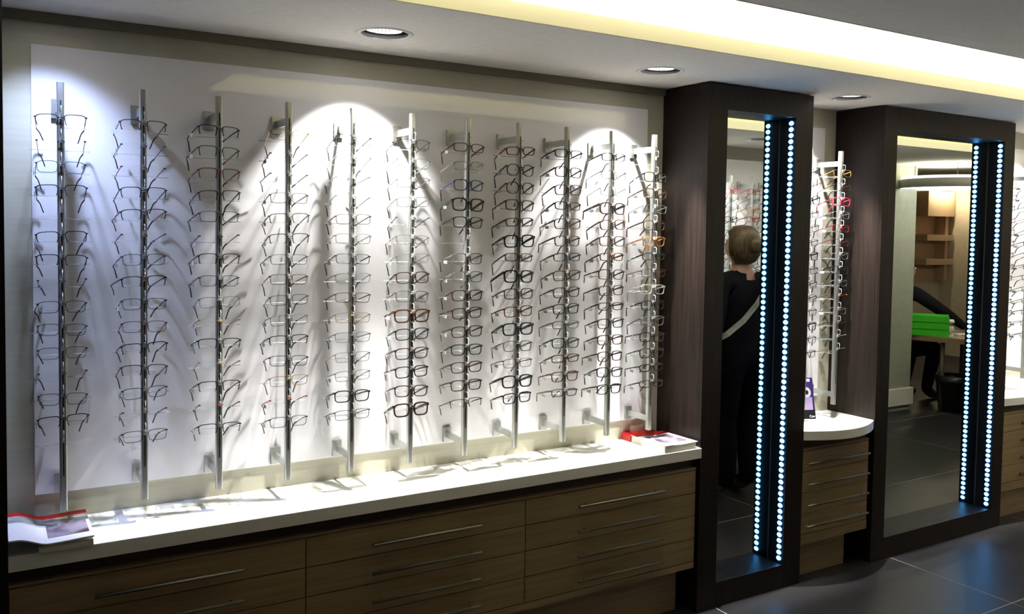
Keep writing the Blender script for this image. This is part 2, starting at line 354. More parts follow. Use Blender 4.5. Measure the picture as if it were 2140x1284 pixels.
# ------------------------------------------------------------------ mirror towers
led_mesh = None
def make_led():  # domes made oversized, the bloom is put into their shape
    mb = MB(); n, m = 10, 3
    vs = [(-0.006, 0, 0)]
    for j in range(1, m + 1):
        a = math.pi / 2 * j / m
        for k in range(n):
            b = 2 * math.pi * k / n
            vs.append((-0.006 * math.cos(a), 0.0125 * math.sin(a) * math.cos(b), 0.0098 * math.sin(a) * math.sin(b)))
    fs = [(0, 1 + k, 1 + (k + 1) % n) for k in range(n)]
    for j in range(m - 1):
        for k in range(n):
            fs.append((1 + j * n + k, 1 + (j + 1) * n + k, 1 + (j + 1) * n + (k + 1) % n, 1 + j * n + (k + 1) % n))
    return mb.add(vs, fs, True).mesh('led')
led_mesh = make_led()
def tower(x0, x1, ox0, ox1, label, oz0=0.105, oz1=2.078, leds=74):
    t = thing('mirror_tower', label, 'mirror cabinet', (x0, 0, 0))
    X = x1 - x0; a, b = ox0 - x0, ox1 - x0; TZ = ZC - 0.006; f0, f1 = YT, YT + 0.022
    W = MT['walnut']
    MB().box(0, 0.02, f1, -0.0, 0.0, TZ).build('side_panel', W, t)
    MB().box(X - 0.02, X, f1, -0.0, 0.0, TZ).build('side_panel', W, t)
    MB().box(0, a, f0, f1, 0.0, TZ).build('frame_stile', W, t, bevel=0.001)
    MB().box(b, X, f0, f1, 0.0, TZ).build('frame_stile', W, t, bevel=0.001)
    MB().box(a, b, f0, f1, 0.0, oz0).build('frame_rail', W, t, bevel=0.001)
    MB().box(a, b, f0, f1, oz1, TZ).build('frame_rail', W, t, bevel=0.001)
    MB().box(a - 0.01, a, f1, YM, oz0, oz1).build('reveal', W, t)
    rv = MB().box(b, b + 0.01, f1, YM, oz0, oz1).build('reveal', W, t)
    MB().box(a, b, f1, YM, oz0 - 0.012, oz0).build('reveal', W, t)
    MB().box(a, b, f1, YM, oz1, oz1 + 0.012).build('reveal', W, t)
    MB().box(0.02, X - 0.02, YM + 0.005, YM + 0.02, 0.0, TZ).build('back_board', W, t)
    MB().box(a - 0.008, b + 0.008, YM, YM + 0.005, oz0 - 0.01, oz1 + 0.01).build('mirror', MT['mirror'], t)
    MB().box(b - 0.0025, b, YM - 0.003, YM, oz0, oz1).build('edge_trim', MT['steel'], t)
    sy = YT + 0.024
    s = MB().box(b - 0.0015, b, sy - 0.006, sy + 0.006, oz0 + 0.005, oz1 - 0.005).build('led_strip', MT['ledtape'], t)
    p = (oz1 - oz0 - 0.02) / leds
    for k in range(leds):
        link('led', led_mesh, MT['led'], s, (b - 0.0014, sy, oz0 + 0.01 + p * (k + 0.5)))
    return t
tower(XA, XB, 2.427, 2.832, 'narrow dark walnut mirror tower with a blue-white LED strip')
tower(XC, XD, 3.534, 4.438, 'wide dark walnut mirror tower with a blue-white LED strip')
tower(-0.76, -0.141, -0.655, -0.25, 'dark walnut mirror tower beside the red-edged magazine')

# ------------------------------------------------------------------ worktops and cabinets
o = MB().box(0, 2.462, YC, 0.0, 0, CTH).build('worktop', MT['top'], None, (-0.141, 0, CT - CTH), bevel=0.002)
tag(o, 'long straight white worktop running under the eleven rods', 'counter')
def handle(parent, x0, x1, z, y):
    h = MB().tube([(x0, y - 0.017, z), (x1, y - 0.017, z)], 0.0055, 10).build('handle', MT['steel'], parent)
    for x in (x0 + 0.035, x1 - 0.035):
        MB().tube([(x, y - 0.017, z), (x, y + 0.001, z)], 0.004, 8).build('handle_post', MT['steel'], h)
    return h
def cabinet(x0, wid, label, hx0, hx1, yf=-0.264, group=None, plinth=(0.0, None), zb=0.188, zt=0.608, nd=4, depth=0.0):
    t = thing('drawer_cabinet', label, 'cabinet', (x0, 0, 0), 0, group)
    MB().box(0.0, wid, yf + 0.02, depth, zb, zt).build('carcass', MT['oak'], t)
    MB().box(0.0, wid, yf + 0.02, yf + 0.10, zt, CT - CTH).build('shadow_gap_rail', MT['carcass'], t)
    MB().box(0.0, wid, yf, yf + 0.02, 0.599, zt).build('top_rail', MT['oak'], t)
    MB().box(0.0, wid, yf, yf + 0.02, zb, 0.2125).build('bottom_rail', MT['oak'], t)
    px1 = plinth[1] if plinth[1] is not None else wid
    MB().box(plinth[0], px1, yf + 0.055, depth, 0.0, zb).build('plinth', MT['oak'], t)
    z0, z1 = 0.2145, 0.597; p = (z1 - z0) / nd
    for k in range(nd):
        d = MB().box(0.0015, wid - 0.0015, yf, yf + 0.019, z0 + p * k + 0.0015, z0 + p * (k + 1) - 0.0015).build('drawer_front', MT['oak'], t, bevel=0.0012)
        handle(d, hx0, hx1, z0 + p * (k + 0.40), yf)
    return t
cabinet(-0.141, 0.811, 'pale oak four-drawer cabinet below the red-edged magazine', 0.207, 0.614, group='drawer cabinets')
cabinet(0.67, 0.815, 'pale oak four-drawer cabinet in the middle under the long worktop', 0.219, 0.623, group='drawer cabinets')
cabinet(1.485, 0.827, 'pale oak four-drawer cabinet beside the narrow mirror tower', 0.228, 0.644, group='drawer cabinets', plinth=(0, 0.78))

def curved_top(x0, x1, yside, bulge, name='worktop'):
    n = 24; poly = [(x1 - x0, 0.0), (0.0, 0.0)]
    poly = [(0.0, 0.0)] + [((x1 - x0) * k / n, yside - bulge * (1 - (2 * k / n - 1) ** 2)) for k in range(n + 1)] + [(x1 - x0, 0.0)]
    return MB().prism(poly, 0, CTH).build(name, MT['top'], None, (x0, 0, CT - CTH), bevel=0.002)
tag(curved_top(XB, XC, -0.27, 0.075), 'small white worktop with a curved front between the mirror towers', 'counter')
cabinet(XB, 0.468, 'narrow pale oak drawer cabinet under the curved worktop', 0.03, 0.455, yf=-0.268, group='drawer cabinets', plinth=(0, 0.38), zb=0.17)
tag(curved_top(XD, 5.6, -0.25, 0.05), 'white worktop beyond the wide mirror tower', 'counter')
cabinet(XD, 1.1, 'pale oak drawer cabinet beyond the wide mirror tower', 0.2, 0.9, yf=-0.25, group='drawer cabinets', zb=0.17)

# ------------------------------------------------------------------ display rods
ROD_T, ROD_B, PL_T, PL_B = 1.968, 0.758, 1.909, 0.805
rod_parts = {}
def rod_meshes():
    L = ROD_T - ROD_B
    # rounded-rectangle extrusion
    poly = []
    for cx, cy_, a0 in ((0.005, -0.006, -90), (0.005, 0.006, 0), (-0.005, 0.006, 90), (-0.005, -0.006, 180)):
        for k in range(4):
            a = math.radians(a0 + 30 * k); poly.append((cx + 0.0045 * math.cos(a), cy_ + 0.0045 * math.sin(a)))
    rod_parts['pole'] = MB().prism(poly, 0, L).mesh('pole')
    rod_parts['slot'] = MB().box(-0.002, 0.002, -0.0109, -0.0102, 0.10, L - 0.05).mesh('slot')
    a = MB()
    a.box(-0.004, 0.004, 0.010, -SO - 0.012, -0.012, 0.012)
    rod_parts['arm'] = a.mesh('bracket_arm')
    rod_parts['plate'] = MB().box(-0.0155, 0.0155, -SO - 0.018, -SO - 0.005, -0.028, 0.028).mesh('wall_plate')
    c = MB(); r = 0.0013
    c.tube([(0, -0.009, 0.030), (0, -0.025, 0.030), (0, -0.0265, 0.032), (0, -0.0265, 0.050), (0, -0.024, 0.054), (0, -0.013, 0.054), (0, -0.009, 0.051)], r, 6)
    c.box(-0.0035, 0.0035, -0.0135, -0.0095, 0.018, 0.032)
    rod_parts['clip'] = c.mesh('clip')
    b = MB()
    b.tube([(-0.079, 0.055, 0), (0.079, 0.055, 0)], 0.0014, 6)
    b.tube([(0, 0.008, 0), (0, 0.055, 0)], 0.0016, 6)
    rod_parts['bar'] = b.mesh('support_bar')
rod_meshes()
def rod(x, y, rz, label, rows=15, group='metal rods holding glasses'):
    t = thing('display_rod', label, 'display rod', (x, y, ROD_B), rz, group)
    link('pole', rod_parts['pole'], MT['alu'], t)
    link('slot', rod_parts['slot'], MT['slot'], t)
    for z in (PL_T, PL_B):
        link('bracket_arm', rod_parts['arm'], MT['alu'], t, (0, 0, z - ROD_B))
        link('wall_plate', rod_parts['plate'], MT['alu'], t, (0, 0, z - ROD_B))
    for k in range(rows):
        z = ROW0 - k * PITCH - ROD_B
        link('clip', rod_parts['clip'], MT['acrylic'], t, (0, 0, z))
        link('support_bar', rod_parts['bar'], MT['acrylic'], t, (0, 0, z))
    return t

# ------------------------------------------------------------------ eyeglasses
KIND = dict(  # lens half width, half height, squareness, rim, rim depth, temple height, word
    A=(0.0250, 0.0142, 4.6, 0.0021, 0.0026, 0.0036, 'half-rim'),
    B=(0.0245, 0.0136, 4.2, 0.0, 0.0018, 0.0030, 'rimless'),
    C=(0.0244, 0.0146, 4.4, 0.0014, 0.0022, 0.0032, 'thin metal'),
    S=(0.0236, 0.0122, 4.0, 0.0027, 0.0036, 0.0058, 'narrow plastic'),
    D=(0.0234, 0.0165, 3.8, 0.0027, 0.0038, 0.0058, 'plastic'),
    E=(0.0238, 0.0185, 3.6, 0.0043, 0.0048, 0.0095, 'thick plastic'),
    R=(0.0228, 0.0188, 2.5, 0.0024, 0.0036, 0.0052, 'round plastic'))
def wrap(x): return 1.35 * x * x
def outline(a, b, n, cx, cz, s, N=28):
    pts = []
    for k in range(N):
        th = 2 * math.pi * k / N; c, si = math.cos(th), math.sin(th)
        u = math.copysign(abs(c) ** (2 / n), c); v = math.copysign(abs(si) ** (2 / n), si)
        taper = 1.0 + 0.07 * v          # narrower below
        drop = -0.0015 * (u * s) * (1 if v > 0 else 0.3) * 0.6   # outer corner a touch raised inwards
        pts.append((cx + a * u * taper, cz + b * v + (0.0016 * (1 - u * u) if v > 0 else 0) + drop))
    return pts
GM = {}
def glasses_meshes(kind):
    if kind in GM: return GM[kind]
    a, b, n, t, d, th, word = KIND[kind]
    tt = max(t, 0.0008); cx = 0.0074 + a * 1.05 + tt
    cz = -b                              # origin = lens top line
    front = MB(); N = 28; lens = []; ends = []
    for s in (-1, 1):
        inn = outline(a, b, n, s * cx, cz, s, N); out = outline(a + tt, b + tt, n, s * cx, cz, s, N)
        idx = list(range(N))
        if kind == 'A': idx = [k % N for k in range(N - 3, N + N // 2 + 4)]
        closed = kind != 'A'
        if kind != 'B':
            vs = []
            for k in idx:
                for (x, z), y in ((inn[k], 0.0), (out[k], 0.0), (out[k], d), (inn[k], d)):
                    vs.append((x, y + wrap(x), z))
            m = len(idx); fs = []
            for i in range(m if closed else m - 1):
                j = (i + 1) % m
                for q in range(4):
                    fs.append((i * 4 + q, j * 4 + q, j * 4 + (q + 1) % 4, i * 4 + (q + 1) % 4))
            if not closed: fs += [(3, 2, 1, 0), ((m - 1) * 4, (m - 1) * 4 + 1, (m - 1) * 4 + 2, (m - 1) * 4 + 3)]
            front.add(vs, fs)
        # lens
        vs = [(x, d * 0.35 + wrap(x), z) for x, z in inn] + [(x, d * 0.35 + 0.0014 + wrap(x), z) for x, z in inn]
        lens.append(MB().add(vs, [tuple(range(N)), tuple(reversed(range(N, 2 * N)))] + [(k, (k + 1) % N, N + (k + 1) % N, N + k) for k in range(N)]).mesh('lens'))
        # end piece
        xo = s * (cx + a * 1.04 + tt); hh = max(th * 0.5, 0.0018)
        x0, x1 = sorted((xo - s * 0.003, xo + s * 0.0028))
        eb = MB() if kind == 'B' else front
        eb.box(x0, x1, wrap(xo) - 0.0002, wrap(xo) + 0.007, -0.0045 - hh, -0.0045 + hh)
        if kind == 'B': ends.append(eb.mesh('end_piece'))
        # nose pad
        xn = s * 0.0064
        front.tube([(s * 0.0082, 0.001, -b * (0.55 if kind == 'B' else 0.8)), (xn, 0.008, -b * 0.95), (xn - s * 0.0012, 0.009, -b * 1.25)], [0.0007, 0.0009, 0.0016] if kind in 'ABC' else [0.002, 0.002, 0.0015], 6)
    bw = 0.0012 if kind in 'ABC' else max(0.0022, tt * 0.8)
    zb = -b * 0.55
    front.tube([(-0.0094, d * .5, zb), (-0.005, d * .5 - 0.001, zb + 0.0022), (0, d * .5 - 0.0012, zb + 0.003), (0.005, d * .5 - 0.001, zb + 0.0022), (0.0094, d * .5, zb)], bw, 8)
    fm = front.mesh('frame_front')
    # temples: three bends per side
    temps = {}; xo = cx + a * 1.04 + tt
    for var in range(3):
        drop, bx, tipz, tipy = ((0.029, 0.090, 0.025, 0.008), (0.026, 0.096, 0.020, 0.012), (0.033, 0.084, 0.029, 0.006))[var]
        for s in (-1, 1):
            P = [(0, 0), (bx * .25, -drop * .22), (bx * .5, -drop * .46), (bx * .75, -drop * .73), (bx, -drop), (bx + 0.007, -drop - 0.0045), (bx + 0.0105, -drop - 0.011), (bx + 0.011 + tipy * .45, -drop - 0.011 - tipz * .5), (bx + 0.011 + tipy, -drop - 0.011 - tipz)]
            tot = len(P) - 1
            def sweep(lo, hi, hs, wd, grow=0.0):
                mb = MB(); vs = []; m = 0
                for i in range(lo, hi + 1):
                    p0 = P[max(i - 1, 0)]; p1 = P[min(i + 1, tot)]
                    ty, tz = p1[0] - p0[0], p1[1] - p0[1]; L = math.hypot(ty, tz); ty /= L; tz /= L
                    h = hs(i / tot) / 2 + grow; x = s * (xo - 0.003 * min(i, 4) / 4 - 0.016 * max(0.0, (i - 4) / (tot - 4))); ww = wd / 2 + grow
                    y0 = wrap(xo) + 0.005 + P[i][0]; z0 = -0.0045 + P[i][1]
                    for sx, sh in ((-1, -1), (1, -1), (1, 1), (-1, 1)):
                        vs.append((x + sx * ww, y0 - tz * h * sh, z0 + ty * h * sh))
                    m += 1
                fs = []
                for i in range(m - 1):
                    for q in range(4): fs.append((i * 4 + q, i * 4 + (q + 1) % 4, (i + 1) * 4 + (q + 1) % 4, (i + 1) * 4 + q))
                fs += [(3, 2, 1, 0), ((m - 1) * 4, (m - 1) * 4 + 1, (m - 1) * 4 + 2, (m - 1) * 4 + 3)]
                return mb.add(vs, fs)
            if kind in 'ABC':
                tm = sweep(0, 5, lambda u: th * (1 - 0.45 * u), 0.0016).mesh('temple')
                tp = sweep(4, tot, lambda u: 0.0036, 0.0024, 0.0002).mesh('temple_tip')
            else:
                tm = sweep(0, tot, lambda u: th * (1 - 0.32 * min(u * 1.6, 1)) if u < .7 else 0.0046, 0.0026).mesh('temple'); tp = None
            temps[(var, s)] = (tm, tp)
    # price tag hanging on the first temple
    tg = MB(); y0 = wrap(xo) + 0.045; z0 = -0.0165
    tg.tube([(-xo + 0.002, y0, z0 + 0.006), (-xo - 0.003, y0 + 0.001, z0 + 0.001), (-xo - 0.003, y0 + 0.001, z0 - 0.010)], 0.0007, 5)
    tg.box(-xo - 0.0034, -xo - 0.0026, y0 - 0.011, y0 + 0.012, z0 - 0.0185, z0 - 0.0075)
    GM[kind] = (fm, lens, temps, tg.mesh('price_tag'), ends)
    return GM[kind]
def glasses(code, x, y, zbar, rz, where, group, bias=0.0):
    kind, col = code[0], code[1]
    cname, plastic, metal = FC[col]
    if len(code) > 2: cname = 'brown-and-red'
    fm, lens, temps, tgm, ends = glasses_meshes(kind)
    word = KIND[kind][6]
    if kind == 'C' and 'metal' in cname: word = 'thin'
    t = thing('eyeglasses', f"{cname} {word} glasses, {where}", 'glasses', (x, y, zbar + 0.028 + random.uniform(-.0015, .0015)), rz + math.radians(random.uniform(-3.5, 3.5) + bias), group)
    t.rotation_euler[0] = math.radians(random.uniform(-3, 3)); t.rotation_euler[1] = math.radians(random.uniform(-2.2, 2.2))
    m = metal if kind in 'ABC' else plastic
    link('bridge' if kind == 'B' else 'frame_front', fm, m, t)
    for q in ends: link('end_piece', q, m, t)
    for q in lens: link('lens', q, MT['lens'], t)
    tcol = m if len(code) < 3 else FC[code[2]][1]
    r = random.random()
    if kind in 'ABC' and col not in 'sgyu' and r < .25: tcol = FC['r'][2]
    for s in (-1, 1):
        tm, tp = temps[(random.choice((0, 0, 1, 2)), s)]
        to = link('temple', tm, tcol, t)
        if tp: link('temple_tip', tp, MT['tip'] if col not in 'ga' else FC['b'][1], to)
    if random.random() < 0.72:
        link('price_tag', tgm, random.choice((MT['tag_w'], MT['tag_g'], MT['tag_g'], MT['tag_e'])), t)
    return t
def fill(codes, x, y, rz, where, group, bias=0.0):
    cs = codes.split(); n = 0
    dy = -0.0165
    for k, c in enumerate(cs):
        if c == '.': continue
        px = x - math.sin(rz) * dy; py = y + math.cos(rz) * dy
        glasses(c, px, py, ROW0 - k * PITCH, rz, f"{ORD[n]} down, {where}", group, bias * (1.0 if k < 8 else 0.35)); n += 1
MAIN = ['Ak Bk Cu Ak . Ak Ak Bu Ck Cu Cu Bn Cu Ak .',
        'An Bu Br Ak Ak Br Cu Ak Ck Cn Ak An Cu Br Cn',
        'Ak Ae Ar An Cn Bk Ak Cu Cs Bg Ak Bg Ak Br An',
        'Cg Bu Bu Cn An Ak Cu Cn Cu Cs Ak Ck Cg Br Ck',
        'Ck Cs Bs Bs Cn Cs Ck Cs Cn Cg Cs Cs Cs Dk Cu',
        'Ck Cs Cs Cs Bu Cs Cs Dn Dy Eb Dk Dn Dk Dn En',
        'Sb Sc Dl Ek Dk . Dy Dy Dn Dn Dn Dk Dn Dn An',
        'Snr Rk Rn Dn Sn Ek Sb Ek Dn Dt Ek Dy Cn Ek Dk',
        'Sk Dk Dt Sk Dn Dn Sk Dn Dn Dk Sy Dk St Db Sy',
        'Sk Cn Cs En Dt Dn St Dn Dn Sn Dk Dt Dn Dk Dk',
        '. Dk Dn Cs Dn Da Sk Cn Dc Dk Dy Dn Dn Sn Sn']
for i, codes in enumerate(MAIN):
    o_ = ORD[10 - i]
    rod(SP * i, SO, 0, f'{o_} metal display rod over the long worktop, counted from the narrow mirror tower')
    fill(codes, SP * i, SO, 0, f'{o_} rod over long worktop from narrow mirror tower', f'glasses on the {o_} rod over the long worktop', {1: 9, 2: 10, 0: 0}.get(i, 2))
BAY2 = [(3.08, 'Ck Cn Dk Ck Cn Ck Dk Cn Ck Ck Cn Dk Ck Cn', 'rod over curved worktop beside narrow mirror tower'),
        (3.295, 'Cg Cn Dp Cs Cr Cn Cs Dk Cs Ba Cs Bn Bs Bs', 'rod over curved worktop beside wide mirror tower')]
for x, codes, wh in BAY2:
    rod(x, SO, 0, 'metal display ' + wh, 14); fill(codes, x, SO, 0, wh, 'glasses over the curved worktop')
BAY3 = [(4.71, 'Ck Cn Cu Ck Cn Ck Cu Cn Ck Ck Cn Cu Ck Cn', 'first rod beyond the wide mirror tower'),
        (4.935, 'Ck Cl Ae Cn Ck Ak Ce Cu Ck Cn Cu Cn Ck Ck', 'second rod beyond the wide mirror tower')]
for x, codes, wh in BAY3:
    rod(x, SO, 0, 'metal display rod, ' + wh, 14); fill(codes, x, SO, 0, wh, 'glasses beyond the wide mirror tower')

# ------------------------------------------------------------------ printed matter on the worktops
def curved_sheet(name, prof, y0, y1, th, material, parent):
    """prof: list of (x, z) along x; slab of thickness th"""
    mb = MB(); vs = []
    for x, z in prof:
        vs += [(x, y0, z - th), (x, y1, z - th), (x, y1, z), (x, y0, z)]
    fs = [(3, 2, 1, 0)]
    for i in range(len(prof) - 1):
        for q in range(4): fs.append((i * 4 + q, (i + 1) * 4 + q, (i + 1) * 4 + (q + 1) % 4, i * 4 + (q + 1) % 4))
    e = (len(prof) - 1) * 4; fs.append((e, e + 1, e + 2, e + 3))
    mb.add(vs, fs); return mb.build(name, material, parent)
def smooth_prof(keys, n=24):
    out = []
    for i in range(n + 1):
        x = keys[0][0] + (keys[-1][0] - keys[0][0]) * i / n
        for (xa_, za), (xb_, zb) in zip(keys[:-1], keys[1:]):
            if x <= xb_ + 1e-9:
                u = (x - xa_) / (xb_ - xa_); u = u * u * (3 - 2 * u); out.append((x, za + (zb - za) * u)); break
    return out
mag = thing('magazine', 'curled magazine with a red edge at the end of the long worktop', 'magazine', (-0.035, -0.165, CT), math.radians(0))
prof = smooth_prof([(-0.105, 0.046), (-0.085, 0.046), (-0.01, 0.024), (0.10, 0.028)])
MB().box(-0.035, 0.098, -0.125, 0.12, 0.0, 0.0175).build('page_block', MT['pages'], mag)
curved_sheet('cover', prof, -0.128, 0.125, 0.004, MT['paper'], mag)
pr2 = [(x, z + 0.0006) for x, z in prof]
curved_sheet('red_band', pr2, 0.088, 0.1255, 0.0046, MT['redpaper'], mag)
curved_sheet('grey_band', pr2, 0.03, 0.088, 0.0006, MT['greypaper'], mag)
curved_sheet('picture', [p for p in pr2 if p[0] > -0.012 and p[0] < 0.094], -0.085, 0.03, 0.0006, MT['photo'], mag)
cat = thing('catalogue', 'thick white catalogue with a picture cover lying beside the narrow mirror tower', 'book', (2.212, -0.168, CT), math.radians(2))
MB().box(-0.085, 0.085, -0.105, 0.095, 0.0, 0.026).build('page_block', MT['pages'], cat)
cprof = smooth_prof([(-0.087, 0.031), (-0.06, 0.031), (0.0, 0.027), (0.09, 0.029)])
curved_sheet('cover', cprof, -0.112, 0.098, 0.003, MT['paper'], cat)
cp2 = [(x, z + 0.0006) for x, z in cprof]
curved_sheet('picture', [p for p in cp2 if -0.066 < p[0] < 0.075], -0.075, 0.045, 0.0006, MT['photo'], cat)
curved_sheet('red_band', [p for p in cp2], 0.062, 0.098, 0.0006, MT['redpaper'], cat)
rb = thing('red_book', 'small dark red book lying against the wall behind the white catalogue', 'book', (2.178, -0.036, CT), 0)
MB().box(-0.05, 0.10, -0.025, 0.03, 0.002, 0.024).build('page_block', MT['pages'], rb)
MB().box(-0.053, 0.103, -0.028, 0.032, 0.024, 0.0265).box(-0.053, 0.103, -0.028, 0.032, 0.0, 0.002).box(-0.053, -0.05, -0.028, 0.032, 0.002, 0.024).build('cover', MT['redpaper'], rb)
lf = thing('leaflet', 'dark blue leaflet with an eye picture propped up on the curved worktop', 'leaflet', (3.15, -0.10, CT), math.radians(-24))
def lean(dx0, dx1, z0, z1, off, th):
    s = 0.28
    return [(dx0, s * z0 - off, z0), (dx1, s * z0 - off, z0), (dx1, s * z1 - off, z1), (dx0, s * z1 - off, z1),
            (dx0, s * z0 - off + th, z0), (dx1, s * z0 - off + th, z0), (dx1, s * z1 - off + th, z1), (dx0, s * z1 - off + th, z1)]
BF = [(0, 1, 2, 3), (7, 6, 5, 4), (0, 4, 5, 1), (1, 5, 6, 2), (2, 6, 7, 3), (3, 7, 4, 0)]
MB().add(lean(-0.06, 0.06, 0.0, 0.19, 0.0, 0.002), BF).build('card', MT['leaf_dark'], lf)
MB().add(lean(-0.06, 0.05, 0.042, 0.10, 0.0006, 0.0008), BF).build('lilac_area', MT['leaf_lilac'], lf)
MB().add(lean(-0.06, 0.06, 0.0, 0.042, 0.0006, 0.0008), BF).build('black_footer', MT['black_print'], lf)
MB().add(lean(0.030, 0.045, 0.172, 0.184, 0.0006, 0.0008), BF).build('emblem', MT['white_print'], lf)
def disc(r0, r1, cz, cx, off, name, m):
    n = 24; s = 0.28; vs = []
    for r in (r0, r1):
        for k in range(n):
            a = 2 * math.pi * k / n; x = cx + r * math.cos(a); z = cz + 1.15 * r * math.sin(a)
            vs.append((x, s * z - off, z))
    MB().add(vs, [(k, (k + 1) % n, n + (k + 1) % n, n + k) for k in range(n)]).build(name, m, lf)
disc(0.008, 0.021, 0.122, 0.025, 0.0012, 'eye_ring', MT['grey_ring']); disc(0.0005, 0.009, 0.122, 0.025, 0.0013, 'eye_pupil', MT['black_print'])
cu = bpy.data.curves.new('lettering', 'FONT'); cu.body = 'Cov'; cu.size = 0.016; cu.align_x = 'CENTER'; cu.extrude = 0.0002
tmp = bpy.data.objects.new('lettering', cu); COL.objects.link(tmp)
dg = bpy.context.evaluated_depsgraph_get(); lm = bpy.data.meshes.new_from_object(tmp.evaluated_get(dg)); bpy.data.objects.remove(tmp)
lt = link('lettering', lm, MT['white_print'], lf, (0.042, 0.28 * 0.008 - 0.0012, 0.008)); lt.rotation_euler = (math.pi / 2 - math.atan(0.28), 0, 0)

# ------------------------------------------------------------------ opposite display wall (seen in the narrow mirror)
OY = -2.02
ow = struct('wall_opposite', MB().box(3.5, 5.5, OY - 0.12, OY, 0, ZC), MT['wallframe'])
o = MB().box(0, 1.8, 0, 0.006, 0, 1.321).build('wall_panel', MT['panel'], None, (3.6, OY, 0.771)); tag(o, 'glossy white panel on the opposite display wall', 'wall panel')
o = MB().box(0, 2.0, 0, 0.30, 0, CTH).build('worktop', MT['top'], None, (3.5, OY, CT - CTH), bevel=0.002); tag(o, 'white worktop on the opposite display wall', 'counter')
c_ = cabinet(0, 1.9, 'pale oak drawer cabinet under the opposite worktop', 0.5, 1.4, group='drawer cabinets')
c_.location = (5.45, OY, 0); c_.rotation_euler = (0, 0, math.pi)
OPP = [(4.235, 'Dp Ck Ck Dk Ck Cn Ck Dk Ck Cn Ck Ck Dk', 'first'), (4.45, 'Dr Ck Da Dr Ck Ck Dk Ck Cn Ck Dk Ck Cn', 'second'), (4.665, 'Ck Dk Cn Ck Dk Ck Ck Cn Dk Ck Ck Dk Ck', 'third')]
for x, codes, o_ in OPP:
    rod(x, OY - SO, math.pi, f'{o_} metal display rod on the opposite wall, seen in the narrow mirror', 13)
    fill(codes, x, OY - SO, math.pi, f'{o_} rod on opposite wall in narrow mirror', 'glasses on the opposite wall')

# ------------------------------------------------------------------ desk area (seen in the wide mirror)
struct('wall_partition', MB().box(6.0, 6.95, -2.42, -2.30, 0, ZC), noise_mat('partition_paint', (156, 158, 142), (164, 166, 150), nscale=20, rough=0.7))
struct('baseboard_partition', MB().box(5.99, 6.975, -2.445, -2.28, 0.05, 0.20), MT['paint'])
SHB = mat('shelf_laminate', (188, 160, 130), 0.6)
sh = thing('wall_shelf', 'beige wall shelf of thick open boards behind the desk', 'shelf', (10.0, -4.4, 0.95))
MB().box(0, 0.56, 0, 0.02, 0, 1.18).build('back_panel', SHB, sh)
for z0, z1 in ((0.86, 1.18), (0.548, 0.625), (0.24, 0.315)):
    MB().box(0, 0.56, 0.02, 0.20, z0, z1).build('shelf_board', SHB, sh, bevel=0.002)
for z0, z1 in ((0.625, 0.86), (0.315, 0.548), (0.03, 0.24)):
    MB().box(0.44, 0.50, 0.02, 0.16, z0, z1).build('upright', SHB, sh)
sl = thing('shelf_light', 'warm light bar glowing above the beige wall shelf', 'light', (10.05, -4.15, 2.15))
MB().box(0, 0.46, 0, 0.03, 0.0, 0.012).build('light_bar', mat('shelf_light_glow', (255, 240, 205), 0.5, emit=(1.0, 0.86, 0.62), es=80.0), sl)
MB().box(0, 0.46, 0, 0.03, 0.012, ZC - 2.15).build('mount', MT['ring'], sl)
dl = thing('drum_lamp', 'round grey drum lamp with a glowing white underside hanging over the desk area', 'lamp', (6.97, -2.0, 1.978))
MT['drum'] = mat('drum_shade', (170, 168, 160), 0.6)
MT['drumlight'] = mat('drum_diffuser', (255, 255, 250), 0.5, emit=(1.0, 0.97, 0.9), es=DRUM_E)
MB().lathe([(0.40, 0.0), (0.402, 0.0), (0.402, 0.075), (0.395, 0.075)], 48).build('shade', MT['drum'], dl)
MB().lathe([(0.0, 0.002), (0.398, 0.002), (0.398, 0.008), (0.0, 0.008)], 48).build('diffuser', MT['drumlight'], dl)
MB().lathe([(0.392, 0.075), (0.392, 0.098), (0.34, 0.098), (0.34, 0.075), (0.392, 0.075)], 48).build('upper_light_ring', mat('drum_upper_glow', (255, 250, 235), 0.5, emit=(1.0, 0.93, 0.78), es=1.2), dl)
for a in (0.3, 2.4, 4.5):
    MB().tube([(0.3 * math.cos(a), 0.3 * math.sin(a), 0.06), (0.3 * math.cos(a), 0.3 * math.sin(a), ZC - 1.98)], 0.003, 6).build('cable', MT['steel'], dl)
DZ = 0.668
dk = thing('desk', 'pale wooden desk on steel legs standing beside the white partition', 'desk', (6.98, -2.36, 0), math.radians(72))
MB().box(0, 1.1, -0.80, 0.0, DZ - 0.045, DZ).build('tabletop', MT['oak'], dk, bevel=0.002)
for x, y in ((0.28, -0.06), (0.28, -0.74), (1.04, -0.06), (1.04, -0.74)):
    MB().tube([(x, y, 0), (x, y, DZ - 0.045)], 0.02, 12).build('leg', MT['steel'], dk)
GR = mat('green_plastic', (66, 200, 40), 0.35)
tr = thing('letter_tray', 'bright green plastic tray with white papers on the desk', 'tray', (7.14, -2.27, DZ), math.radians(56))
for k in range(3):
    z = 0.062 * k
    MB().box(-0.17, 0.17, -0.12, 0.12, z, z + 0.004).box(-0.17, -0.166, -0.12, 0.12, z, z + 0.058).box(-0.17, 0.17, 0.116, 0.12, z, z + 0.058).box(-0.17, 0.17, -0.12, -0.116, z, z + 0.058).build('tray', GR, tr)
    MB().box(-0.15, 0.21, -0.105, 0.105, z + 0.004, z + 0.018).build('papers', MT['paper'], tr)
pp = thing('paper_stack', 'loose white papers spread on the desk beside the green tray', 'papers', (7.48, -2.12, DZ), math.radians(30))
MB().box(-0.1, 0.1, -0.07, 0.07, 0.0, 0.006).build('sheet', MT['paper'], pp)
MB().box(-0.07, 0.13, -0.04, 0.10, 0.006, 0.010).build('sheet', MT['paper'], pp)
